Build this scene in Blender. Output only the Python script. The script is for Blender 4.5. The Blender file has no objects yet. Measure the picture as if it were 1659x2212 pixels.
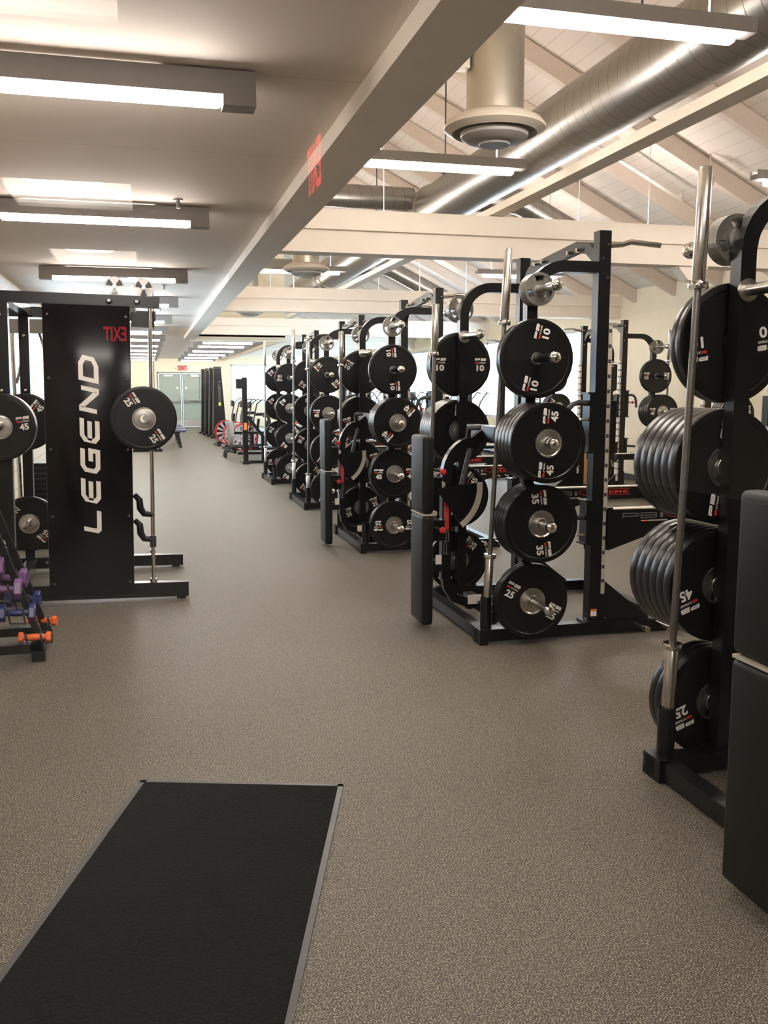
import bpy, bmesh, math, random
from mathutils import Vector, Matrix
random.seed(7)
PI = math.pi
S = bpy.context.scene
C = S.collection

# ------------------------------------------------------------ materials
def new_mat(name):
    m = bpy.data.materials.new(name); m.use_nodes = True
    nt = m.node_tree; nt.nodes.clear()
    out = nt.nodes.new('ShaderNodeOutputMaterial')
    b = nt.nodes.new('ShaderNodeBsdfPrincipled')
    nt.links.new(b.outputs[0], out.inputs[0])
    return m, nt, b
def simple(name, col, rough=.5, metal=0., var=.0, scale=30, bump=0., spec=None):
    m, nt, b = new_mat(name)
    b.inputs['Roughness'].default_value = rough; b.inputs['Metallic'].default_value = metal
    if spec is not None: b.inputs['Specular IOR Level'].default_value = spec
    g = nt.nodes.new('ShaderNodeNewGeometry')
    n = nt.nodes.new('ShaderNodeTexNoise'); n.inputs['Scale'].default_value = scale; n.inputs['Detail'].default_value = 3
    nt.links.new(g.outputs['Position'], n.inputs['Vector'])
    r = nt.nodes.new('ShaderNodeValToRGB')
    r.color_ramp.elements[0].position = .3; r.color_ramp.elements[1].position = .7
    r.color_ramp.elements[0].color = tuple(c*(1-var) for c in col)+(1,)
    r.color_ramp.elements[1].color = tuple(min(1, c*(1+var)) for c in col)+(1,)
    nt.links.new(n.outputs[0], r.inputs[0]); nt.links.new(r.outputs[0], b.inputs['Base Color'])
    if bump:
        bp = nt.nodes.new('ShaderNodeBump'); bp.inputs['Strength'].default_value = bump; bp.inputs['Distance'].default_value = .002
        nt.links.new(n.outputs[0], bp.inputs['Height']); nt.links.new(bp.outputs[0], b.inputs['Normal'])
    return m
def emis(name, col, st):
    m = bpy.data.materials.new(name); m.use_nodes = True
    nt = m.node_tree; nt.nodes.clear()
    out = nt.nodes.new('ShaderNodeOutputMaterial'); e = nt.nodes.new('ShaderNodeEmission')
    e.inputs[0].default_value = col+(1,); e.inputs[1].default_value = st
    nt.links.new(e.outputs[0], out.inputs[0]); return m
def stripes(name, col, line, axis, pitch, width, rough=.6, metal=0., skew=None, bump=.3):
    """painted surface with thin joint lines every pitch metres along axis"""
    m, nt, b = new_mat(name); b.inputs['Roughness'].default_value = rough; b.inputs['Metallic'].default_value = metal
    g = nt.nodes.new('ShaderNodeNewGeometry'); d = nt.nodes.new('ShaderNodeVectorMath'); d.operation = 'DOT_PRODUCT'
    d.inputs[1].default_value = axis
    nt.links.new(g.outputs['Position'], d.inputs[0])
    k = nt.nodes.new('ShaderNodeMath'); k.operation = 'MULTIPLY'; k.inputs[1].default_value = 1/pitch
    nt.links.new(d.outputs['Value'], k.inputs[0])
    f = nt.nodes.new('ShaderNodeMath'); f.operation = 'FRACT'; nt.links.new(k.outputs[0], f.inputs[0])
    c = nt.nodes.new('ShaderNodeMath'); c.operation = 'LESS_THAN'; c.inputs[1].default_value = width/pitch
    nt.links.new(f.outputs[0], c.inputs[0])
    mx = nt.nodes.new('ShaderNodeMix'); mx.data_type = 'RGBA'
    mx.inputs[6].default_value = col+(1,); mx.inputs[7].default_value = line+(1,)
    nt.links.new(c.outputs[0], mx.inputs[0]); nt.links.new(mx.outputs[2], b.inputs['Base Color'])
    return m

M = {}
M['ceiling'] = stripes('ceiling_paint', (.78, .70, .64), (.66, .58, .52), (0, 1, 0), 1.22, .008, rough=.75)
M['wall'] = simple('beige_wall_paint', (.87, .76, .58), .7, var=.02, scale=6)
M['beam'] = simple('beam_paint', (.82, .75, .67), .6, var=.03, scale=5)
M['white_trim'] = simple('pale_trim_paint', (.62, .64, .68), .5, var=.03)
M['roof'] = stripes('white_roof_boards', (.76, .70, .65), (.56, .50, .46), (1, 0, 0), .16, .008)
M['rafter'] = simple('rafter_paint', (.70, .61, .54), .6, var=.03)
M['black'] = simple('black_powder_coat', (.006, .006, .007), .30, var=.06, scale=8, spec=.4)
M['gloss_black'] = simple('gloss_black_panel', (.004, .003, .004), .16, var=.1, spec=.25)
M['rubber'] = simple('black_bumper_rubber', (.006, .006, .0065), .30, var=.06, scale=8, spec=.4)
M['castiron'] = simple('grey_cast_plate', (.20, .19, .17), .35, metal=.5, var=.2, scale=80)
M['hub'] = simple('brushed_steel', (.55, .53, .50), .28, metal=1., var=.12, scale=25)
M['chrome'] = simple('chrome', (.72, .70, .67), .14, metal=1., var=.05)
M['shaft'] = simple('dark_steel_shaft', (.20, .19, .18), .35, metal=.9, var=.1)
M['alu'] = simple('aluminium_strip', (.58, .54, .47), .5, metal=.3, var=.06)
M['white'] = simple('white_lettering', (.85, .82, .78), .5, var=.02)
M['red'] = simple('red_marking', (.55, .03, .03), .45, var=.05)
M['outline'] = simple('grey_lettering', (.16, .16, .16), .5, var=.02)
M['vinyl'] = simple('black_vinyl', (.006, .0062, .006), .5, var=.2, scale=350, bump=.25, spec=.3)
M['housing'] = simple('grey_light_housing', (.30, .28, .27), .5, var=.04)
M['socket'] = simple('dark_grey_steel', (.05, .05, .052), .4, var=.1)
M['door'] = simple('sage_green_door', (.34, .39, .33), .45, var=.03)
M['doorframe'] = simple('grey_green_frame', (.26, .29, .27), .4, var=.03)
M['orange'] = simple('orange_vinyl_dip', (.90, .16, .03), .28, var=.04)
M['blue'] = simple('navy_vinyl_dip', (.02, .03, .16), .2, var=.05)
M['purple'] = simple('purple_vinyl_dip', (.20, .10, .26), .25, var=.05)
M['sticker'] = simple('orange_warning_label', (.85, .25, .05), .5, var=.02)
M['greyfan'] = simple('silver_fan_blade', (.55, .55, .56), .35, metal=.5, var=.1)
M['bench_sheen'] = simple('black_vinyl_blue_sheen', (.10, .12, .20), .18, var=.1)  # black bench vinyl with the blue window reflection painted into its colour
M['yellow'] = simple('yellow_green_mark', (.65, .75, .10), .5, var=.02)
M['wood'] = simple('light_wood', (.55, .33, .15), .5, var=.1, scale=12)
M['tube'] = emis('light_tube', (1., .91, .83), 21.)
M['uplight'] = emis('uplight_slot', (1., .88, .76), 1.2)
M['tube_hi'] = emis('pendant_tube', (1., .91, .82), 36.)
M['uplight_hi'] = emis('pendant_uplight', (1., .90, .82), 34.)
M['lobby_lamp'] = emis('lobby_lamp', (1., .93, .87), 45.)
M['exit_red'] = emis('exit_letters', (1., .05, .04), .15)
M['exit_lobby'] = emis('lobby_exit_letters', (1., .04, .05), 1.6)
M['daylight'] = emis('overexposed_daylight', (.80, .92, 1.), 3.2)

def floor_mat():
    m, nt, b = new_mat('speckled_rubber_floor'); L = nt.links.new
    g = nt.nodes.new('ShaderNodeNewGeometry')
    def noise(sc, det=2.):
        n = nt.nodes.new('ShaderNodeTexNoise'); n.inputs['Scale'].default_value = sc; n.inputs['Detail'].default_value = det
        L(g.outputs['Position'], n.inputs['Vector']); return n
    def ramp(src, p0, c0, p1, c1):
        r = nt.nodes.new('ShaderNodeValToRGB'); e = r.color_ramp.elements
        e[0].position = p0; e[0].color = c0; e[1].position = p1; e[1].color = c1
        L(src, r.inputs[0]); return r
    base = ramp(noise(1.1).outputs[0], .3, (.050, .046, .041, 1), .7, (.064, .058, .051, 1))
    fl1 = ramp(noise(190).outputs[0], .53, (0, 0, 0, 1), .60, (1, 1, 1, 1))
    n2 = noise(300)
    fl2 = ramp(n2.outputs[0], .60, (0, 0, 0, 1), .64, (1, 1, 1, 1))
    m1 = nt.nodes.new('ShaderNodeMix'); m1.data_type = 'RGBA'; L(fl1.outputs[0], m1.inputs[0]); L(base.outputs[0], m1.inputs[6])
    m1.inputs[7].default_value = (.24, .205, .155, 1)
    m2 = nt.nodes.new('ShaderNodeMix'); m2.data_type = 'RGBA'; L(fl2.outputs[0], m2.inputs[0]); L(m1.outputs[2], m2.inputs[6])
    m2.inputs[7].default_value = (.62, .55, .42, 1)
    L(m2.outputs[2], b.inputs['Base Color']); b.inputs['Roughness'].default_value = .52
    b.inputs['Specular IOR Level'].default_value = .22
    bp = nt.nodes.new('ShaderNodeBump'); bp.inputs['Strength'].default_value = .25; bp.inputs['Distance'].default_value = .001
    L(n2.outputs[0], bp.inputs['Height']); L(bp.outputs[0], b.inputs['Normal'])
    return m
M['floor'] = floor_mat()
def mat_mat():
    m, nt, b = new_mat('ribbed_entrance_mat'); L = nt.links.new
    tc = nt.nodes.new('ShaderNodeTexCoord'); v = nt.nodes.new('ShaderNodeTexVoronoi'); v.inputs['Scale'].default_value = 95
    L(tc.outputs['Object'], v.inputs['Vector'])
    r = nt.nodes.new('ShaderNodeValToRGB'); r.color_ramp.elements[0].color = (.011, .010, .0085, 1); r.color_ramp.elements[1].color = (.004, .004, .004, 1)
    r.color_ramp.elements[0].position = .1; r.color_ramp.elements[1].position = .55
    L(v.outputs['Distance'], r.inputs[0]); L(r.outputs[0], b.inputs['Base Color']); b.inputs['Roughness'].default_value = .95
    b.inputs['Specular IOR Level'].default_value = .15
    bp = nt.nodes.new('ShaderNodeBump'); bp.inputs['Strength'].default_value = .8; bp.inputs['Distance'].default_value = .003; bp.invert = True
    L(v.outputs['Distance'], bp.inputs['Height']); L(bp.outputs[0], b.inputs['Normal'])
    return m
M['mat'] = mat_mat()
def duct_mat(name, axis, pitch=.13):
    m, nt, b = new_mat(name); L = nt.links.new
    b.inputs['Metallic'].default_value = .85; b.inputs['Roughness'].default_value = .33
    g = nt.nodes.new('ShaderNodeNewGeometry'); d = nt.nodes.new('ShaderNodeVectorMath'); d.operation = 'DOT_PRODUCT'
    d.inputs[1].default_value = tuple(a/pitch for a in axis); L(g.outputs['Position'], d.inputs[0])
    f = nt.nodes.new('ShaderNodeMath'); f.operation = 'FRACT'; L(d.outputs['Value'], f.inputs[0])
    r = nt.nodes.new('ShaderNodeValToRGB'); e = r.color_ramp.elements
    e[0].position = 0; e[0].color = (.11, .105, .10, 1); e[1].position = .07; e[1].color = (.29, .275, .26, 1)
    L(f.outputs[0], r.inputs[0]); L(r.outputs[0], b.inputs['Base Color'])
    bp = nt.nodes.new('ShaderNodeBump'); bp.inputs['Strength'].default_value = .6; bp.inputs['Distance'].default_value = .006
    L(r.outputs[0], bp.inputs['Height']); L(bp.outputs[0], b.inputs['Normal'])
    return m
M['duct_y'] = duct_mat('spiral_duct_long', (.12, 1, .12))
M['duct_x'] = duct_mat('spiral_duct_cross', (1, .1, .12))
M['duct_plain'] = simple('galvanised_duct', (.40, .36, .30), .35, metal=.7, var=.08, scale=4)
def block_mat():
    m, nt, b = new_mat('painted_block_wall'); L = nt.links.new
    g = nt.nodes.new('ShaderNodeNewGeometry'); mp = nt.nodes.new('ShaderNodeMapping')
    mp.inputs['Rotation'].default_value = (PI/2, 0, PI/2)
    sp = nt.nodes.new('ShaderNodeSeparateXYZ'); cb = nt.nodes.new('ShaderNodeCombineXYZ')
    L(g.outputs['Position'], sp.inputs[0]); L(sp.outputs['Y'], cb.inputs['X']); L(sp.outputs['Z'], cb.inputs['Y'])
    t = nt.nodes.new('ShaderNodeTexBrick'); L(cb.outputs[0], t.inputs['Vector'])
    t.inputs['Scale'].default_value = 1; t.inputs['Brick Width'].default_value = .4; t.inputs['Row Height'].default_value = .2
    t.inputs['Mortar Size'].default_value = .006; t.inputs['Color1'].default_value = (.72, .64, .50, 1)
    t.inputs['Color2'].default_value = (.70, .62, .49, 1); t.inputs['Mortar'].default_value = (.42, .37, .30, 1)
    L(t.outputs['Color'], b.inputs['Base Color']); b.inputs['Roughness'].default_value = .5
    return m
M['block'] = block_mat()
def glass_mat():
    m = bpy.data.materials.new('clear_pane'); m.use_nodes = True; nt = m.node_tree; nt.nodes.clear(); L = nt.links.new
    out = nt.nodes.new('ShaderNodeOutputMaterial'); mx = nt.nodes.new('ShaderNodeMixShader')
    g = nt.nodes.new('ShaderNodeNewGeometry'); d = nt.nodes.new('ShaderNodeVectorMath'); d.operation = 'DOT_PRODUCT'
    L(g.outputs['Normal'], d.inputs[0]); L(g.outputs['Incoming'], d.inputs[1])
    def mth(op, a, b=None):
        n = nt.nodes.new('ShaderNodeMath'); n.operation = op; n.use_clamp = op == 'MULTIPLY_ADD'
        for q, v in enumerate((a, b) if b is not None else (a,)):
            if isinstance(v, (int, float)): n.inputs[q].default_value = v
            else: L(v, n.inputs[q])
        return n.outputs[0]
    c = mth('ABSOLUTE', d.outputs['Value']); c = mth('SUBTRACT', 1., c); c = mth('POWER', c, 5.)
    c = mth('MULTIPLY', c, .9); k = nt.nodes.new('ShaderNodeMath'); k.operation = 'ADD'; k.inputs[1].default_value = .06; L(c, k.inputs[0])
    tr = nt.nodes.new('ShaderNodeBsdfTransparent'); tr.inputs[0].default_value = (.97, .97, .96, 1)
    gl = nt.nodes.new('ShaderNodeBsdfGlossy'); gl.inputs['Roughness'].default_value = 0.
    L(k.outputs[0], mx.inputs[0]); L(tr.outputs[0], mx.inputs[1]); L(gl.outputs[0], mx.inputs[2]); L(mx.outputs[0], out.inputs[0])
    return m
M['glass'] = glass_mat()

# ------------------------------------------------------------ mesh builder
def quad(name, pts, mat, parent):
    b = MB(); b.bm.faces.new([b.bm.verts.new(p) for p in pts]); return b.build(name, mat, parent)
class MB:
    def __init__(s): s.bm = bmesh.new(); s.mats = []; s.cur = 0
    def mat(s, m):
        if m not in s.mats: s.mats.append(m)
        s.cur = s.mats.index(m); return s
    def _f(s, vs, smooth=False):
        try:
            f = s.bm.faces.new(vs); f.material_index = s.cur; f.smooth = smooth; return f
        except ValueError: return None
    def box(s, c, d, rot=None, taper=None):
        R = rot or Matrix.Identity(3); c = Vector(c); v = []
        for z in (-1, 1):
            for x, y in ((-1, -1), (1, -1), (1, 1), (-1, 1)):
                k = taper if (taper and z > 0) else 1
                v.append(s.bm.verts.new(c + R @ Vector((x*d[0]/2*k, y*d[1]/2*k, z*d[2]/2))))
        for q in ((0, 3, 2, 1), (4, 5, 6, 7), (0, 1, 5, 4), (1, 2, 6, 5), (2, 3, 7, 6), (3, 0, 4, 7)): s._f([v[i] for i in q])
        return s
    def b2(s, a, b):
        return s.box([(a[i]+b[i])/2 for i in range(3)], [abs(b[i]-a[i]) for i in range(3)])
    def rbox(s, c, d, r=.01, rot=None, seg=3):
        """box with rounded edges"""
        t = bmesh.new(); bmesh.ops.create_cube(t, size=1)
        for v in t.verts: v.co = Vector((v.co.x*d[0], v.co.y*d[1], v.co.z*d[2]))
        bmesh.ops.bevel(t, geom=t.edges[:], offset=r, segments=seg, profile=.5, affect='EDGES')
        R = rot or Matrix.Identity(3); mp = {}
        for v in t.verts: mp[v] = s.bm.verts.new(Vector(c) + R @ v.co)
        for f in t.faces: s._f([mp[v] for v in f.verts], True)
        t.free(); return s
    def tube(s, pts, r, n=12, square=False, cap=True, up=None):
        pts = [Vector(p) for p in pts]; rings = []
        prev = None
        for i, p in enumerate(pts):
            if i == 0: t = (pts[1]-p)
            elif i == len(pts)-1: t = (p-pts[i-1])
            else: t = ((pts[i+1]-p).normalized()+(p-pts[i-1]).normalized())
            t.normalize()
            if prev is None:
                a = Vector(up) if up else (Vector((0, 0, 1)) if abs(t.z) < .9 else Vector((0, 1, 0)))
            else: a = prev
            u = (a - t*a.dot(t)).normalized(); w = t.cross(u); prev = u
            rr = r[i] if isinstance(r, (list, tuple)) and len(r) == len(pts) and not square else r
            ring = []
            if square:
                hw, hh = (r if isinstance(r, tuple) else (r, r))
                # mitre
                k = 1.
                if 0 < i < len(pts)-1:
                    cs = (pts[i+1]-p).normalized().dot(t); k = 1/max(cs, .5)
                nrm = None
                if 0 < i < len(pts)-1:
                    nrm = (pts[i+1]-p).normalized()-(p-pts[i-1]).normalized()
                for x, y in ((-1, -1), (1, -1), (1, 1), (-1, 1)):
                    o = u*(x*hw)+w*(y*hh)
                    if nrm is not None and nrm.length > 1e-6:
                        nn = nrm.normalized(); o = o + nn*(o.dot(nn)*(k-1))
                    ring.append(s.bm.verts.new(p+o))
            else:
                for j in range(n):
                    a2 = 2*PI*j/n; ring.append(s.bm.verts.new(p+(u*math.cos(a2)+w*math.sin(a2))*rr))
            rings.append(ring)
        m = len(rings[0])
        for A, B in zip(rings, rings[1:]):
            for j in range(m): s._f([A[j], A[(j+1) % m], B[(j+1) % m], B[j]], not square)
        if cap:
            s._f(list(reversed(rings[0]))); s._f(rings[-1])
        return s
    def lathe(s, prof, o=(0, 0, 0), axis='Y', n=40, smooth=True, closed=False):
        """prof: list of (radius, height along axis)"""
        o = Vector(o); rings = []
        for r, h in prof:
            ring = []
            for j in range(n):
                a = 2*PI*j/n; c, d = math.cos(a)*r, math.sin(a)*r
                p = {'Y': Vector((c, h, d)), 'Z': Vector((c, d, h)), 'X': Vector((h, c, d))}[axis]
                ring.append(p+o)
            rings.append(ring)
        V = [[s.bm.verts.new(p) for p in ring] if prof[i][0] > 1e-6 else [s.bm.verts.new(ring[0])] for i, ring in enumerate(rings)]
        for A, B in zip(V, V[1:]):
            for j in range(n):
                k = (j+1) % n
                if len(A) == 1 and len(B) == 1: continue
                if len(A) == 1: s._f([A[0], B[j], B[k]], smooth)
                elif len(B) == 1: s._f([A[j], A[k], B[0]], smooth)
                else: s._f([A[j], A[k], B[k], B[j]], smooth)
        return s
    def prism(s, poly, y0, y1, plane='XZ'):
        """polygon of 2D points extruded between y0 and y1 along the third axis"""
        def P(a, b, t): return {'XZ': (a, t, b), 'YZ': (t, a, b), 'XY': (a, b, t)}[plane]
        A = [s.bm.verts.new(P(a, b, y0)) for a, b in poly]; B = [s.bm.verts.new(P(a, b, y1)) for a, b in poly]
        n = len(A); s._f(A); s._f(list(reversed(B)))
        for i in range(n): s._f([A[i], B[i], B[(i+1) % n], A[(i+1) % n]])
        return s
    def sector(s, r0, r1, a0, a1, y0, y1, n=8, o=(0, 0)):
        pts = [(o[0]+r0*math.cos(a0+(a1-a0)*i/n), o[1]+r0*math.sin(a0+(a1-a0)*i/n)) for i in range(n+1)]
        pts2 = [(o[0]+r1*math.cos(a0+(a1-a0)*i/n), o[1]+r1*math.sin(a0+(a1-a0)*i/n)) for i in range(n+1)]
        for i in range(n):
            s.prism([pts[i], pts[i+1], pts2[i+1], pts2[i]], y0, y1)
        return s
    def add_text(s, T, X, mat):
        """T: (verts, faces) flat text, X: function 2D point -> 3D"""
        s.mat(mat); vs = [s.bm.verts.new(X(*p)) for p in T[0]]
        for f in T[1]: s._f([vs[i] for i in f])
        return s
    def build(s, name, mats=None, parent=None, loc=None):
        bmesh.ops.recalc_face_normals(s.bm, faces=s.bm.faces[:])
        for e in s.bm.edges:
            if len(e.link_faces) == 2 and e.calc_face_angle(0) > .55: e.smooth = False
        me = bpy.data.meshes.new(name); s.bm.to_mesh(me); s.bm.free()
        ml = mats if isinstance(mats, list) else ([mats] if mats else s.mats)
        for m in ml: me.materials.append(m)
        o = bpy.data.objects.new(name, me); C.objects.link(o)
        if parent: o.parent = parent
        if loc: o.location = loc
        return o
def tag(o, label, cat, group=None, kind=None):
    if label: o['label'] = label
    if cat: o['category'] = cat
    if group: o['group'] = group
    if kind: o['kind'] = kind
    return o
def structure(o): o['kind'] = 'structure'; return o
def empty(name, loc=(0, 0, 0), rz=0):
    o = bpy.data.objects.new(name, None); C.objects.link(o); o.location = loc; o.rotation_euler = (0, 0, rz); o.empty_display_size = .1; return o
KIDS = {}
def dup(o, parent=None):
    c = o.copy(); C.objects.link(c); c.parent = parent
    for ch in [x for x in o.children]: dup(ch, c)
    return c
def arc(c, r, a0, a1, n=8, plane='XZ', t=0.):
    out = []
    for i in range(n+1):
        a = a0+(a1-a0)*i/n; x, z = c[0]+r*math.cos(a), c[1]+r*math.sin(a)
        out.append({'XZ': (x, t, z), 'YZ': (t, x, z), 'XY': (x, z, t)}[plane])
    return out

# ------------------------------------------------------------ lettering
def font_text(body, offset=0.):
    cu = bpy.data.curves.new('lettering', 'FONT'); cu.body = body; cu.size = 1.; cu.offset = offset; cu.resolution_u = 3
    cu.align_x = 'CENTER'; cu.align_y = 'CENTER'
    o = bpy.data.objects.new('lettering', cu); C.objects.link(o)
    dg = bpy.context.evaluated_depsgraph_get(); me = o.evaluated_get(dg).to_mesh()
    v = [(p.co.x, p.co.y) for p in me.vertices]; f = [tuple(p.vertices) for p in me.polygons]
    o.evaluated_get(dg).to_mesh_clear(); C.objects.unlink(o); bpy.data.objects.remove(o); bpy.data.curves.remove(cu)
    x0 = min(a for a, b in v); x1 = max(a for a, b in v); y0 = min(b for a, b in v); y1 = max(b for a, b in v)
    v = [((a-(x0+x1)/2)/(x1-x0), (b-(y0+y1)/2)/(y1-y0)) for a, b in v]     # unit box, centred
    return v, f
GL = {'L': [[(0, 1), (0, .12), (.1, 0), (1, 0)]],
      'E': [[(1, 1), (.2, 1), (0, .8), (0, .2), (.2, 0), (1, 0)], [(0, .5), (.92, .5)]],
      'G': [[(1, 1), (.2, 1), (0, .8), (0, .2), (.2, 0), (.97, 0), (.97, .47), (.45, .47)]],
      'N': [[(0, 0), (0, 1), (.1, 1), (.9, 0), (1, 0), (1, 1)]],
      'D': [[(.4, 0), (0, 0), (0, 1), (.7, 1), (1, .78), (1, .22), (.7, 0), (.4, 0)]],
      'P': [[(0, 0), (0, 1), (.85, 1), (1, .88), (1, .52), (.85, .4), (0, .4)]],
      'B': [[(.4, 0), (0, 0), (0, 1), (.85, 1), (1, .9), (1, .62), (.9, .5), (1, .38), (1, .1), (.85, 0), (.4, 0)], [(0, .5), (.9, .5)]]}
def ribbon_text(word, w, h, gap, th, slant=0.):
    """wide geometric italic letters as flat ribbons: (verts, faces) from x=0"""
    V, F = [], []; x = 0
    for ch in word:
        for st in GL[ch]:
            pts = [Vector((x+a*(w-th)+th/2, b*(h-th)+th/2)) for a, b in st]
            base = len(V)
            closed = (pts[0]-pts[-1]).length < 1e-6
            for i, p in enumerate(pts):
                a = pts[i]-pts[i-1] if i else (pts[1]-pts[0] if not closed else pts[-1]-pts[-2])
                b = pts[i+1]-pts[i] if i < len(pts)-1 else (a if not closed else pts[1]-pts[0])
                a = a.normalized(); b = b.normalized(); t = (a+b)
                t = t.normalized() if t.length > 1e-4 else a
                n = Vector((-t.y, t.x)); k = min(1/max(.35, t.dot(a)), 2.2)
                for sgn in (1, -1):
                    q = p+n*(sgn*th/2*k); V.append((q.x+slant*q.y, q.y))
            for i in range(len(pts)-1): F.append((base+2*i, base+2*i+1, base+2*i+3, base+2*i+2))
        x += w+gap
    return V, F
NUM = {n: font_text(n, .035) for n in ('10', '25', '35', '45')}
XT = font_text('XTREME', .02)
PBT = ribbon_text('PB', .030, .018, .004, .0055, .15)
RECT = ([(-.5, -.5), (.5, -.5), (.5, .5), (-.5, .5)], [(0, 1, 2, 3)])
def frame2d(cx, cy, ang, sx=1., sy=1.):
    c, s = math.cos(ang), math.sin(ang)
    return lambda x, y: (cx+c*x*sx-s*y*sy, cy+s*x*sx+c*y*sy)

# ------------------------------------------------------------ weight plates (disc axis along Y, face towards -Y, back at y=0)
PROTO = {}
PSPEC = {'45': (.225, .050, .080), '35': (.225, .045, .080), '25': (.223, .040, .080), '10': (.225, .034, .030)}
def plate_proto(w, v):
    R, t, hr = PSPEC[w]; root = empty('weight_plate')
    d = MB()
    d.lathe([(hr, -t+.004), (R-.030, -t+.004), (R-.026, -t+.0006), (R-.003, -t), (R-.0007, -t+.0008), (R, -t+.003),
             (R, -.003), (R-.0007, -.0008), (R-.003, 0), (hr, 0)], n=64)
    for p in d.bm.faces: p.smooth = abs(p.normal.y) < .5 or True
    d.build('rubber_disc', M['rubber'], root)
    h = MB()
    h.lathe([(.0255, -t-.004), (.033, -t-.004), (.036, -t+.002), (hr-.012, -t+.004), (hr-.006, -t-.001), (hr, -t-.001), (hr+.001, -.002), (.0255, 0), (.0255, -t-.004)], n=40)
    h.build('steel_hub', M['hub'], root)
    L = MB(); ang = v
    for sgn in (-1, 1):
        cx, cy = .150*sgn*math.cos(ang), .150*sgn*math.sin(ang)
        y = -t+.0032
        yy = -t+.003
        def put(T, ox, oy, sx, sy, mat):
            fr = frame2d(cx, cy, ang)
            def X(a, b):
                p = fr(ox+a*sx, oy+b*sy); return (p[0], yy, p[1])
            L.add_text(T, X, mat)
        put(NUM[w], 0, -.023, .058, .043, M['white'])
        put((PBT[0], PBT[1]), -.044, .026, 1.32, 1.1, M['white'])
        put(XT, .012, .013, .052, .009, M['white'])
        put(RECT, -.028, .0135, .024, .011, M['red'])
    L.build('raised_lettering', None, root)
    root.location = (0, 0, -50); return root
def grip_proto():
    root = empty('weight_plate'); b = MB(); t = .022
    b.sector(.024, .046, 0, 2*PI, -t, 0, 24); b.sector(.078, .092, 0, 2*PI, -t, 0, 36)
    for k in range(3):
        a = k*2*PI/3+PI/2; b.sector(.045, .079, a+.42, a+2*PI/3-.42, -t+.004, -.004, 6)
    b.build('cast_disc', M['castiron'], root)
    r = MB(); r.lathe([(.024, -t-.003), (.034, -t-.003), (.034, -t+.002), (.024, -t+.002), (.024, -t-.003)], n=24)
    r.build('centre_bushing', M['hub'], root)
    root.location = (0, 0, -50); return root
def get_plate(w):
    if w == '5': key = ('5', 0)
    else: key = (w, random.choice([0., .35, 1.45, -.5, 2.4, 3.3, -1.45, .9]))
    return key
def add_plate(x, y, z, w, label, group, ang=None):
    key = ('5', 0) if w == '5' else (w, ang if ang is not None else get_plate(w)[1])
    if key not in PROTO:
        p = grip_proto() if w == '5' else plate_proto(*key); PROTO[key] = p
    if not PROTO[key].get('used'):
        o = PROTO[key]; o['used'] = 1
    else: o = dup(PROTO[key]); 
    o.location = (x, y, z); tag(o, label, 'weight plate', group)
    return o

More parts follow.
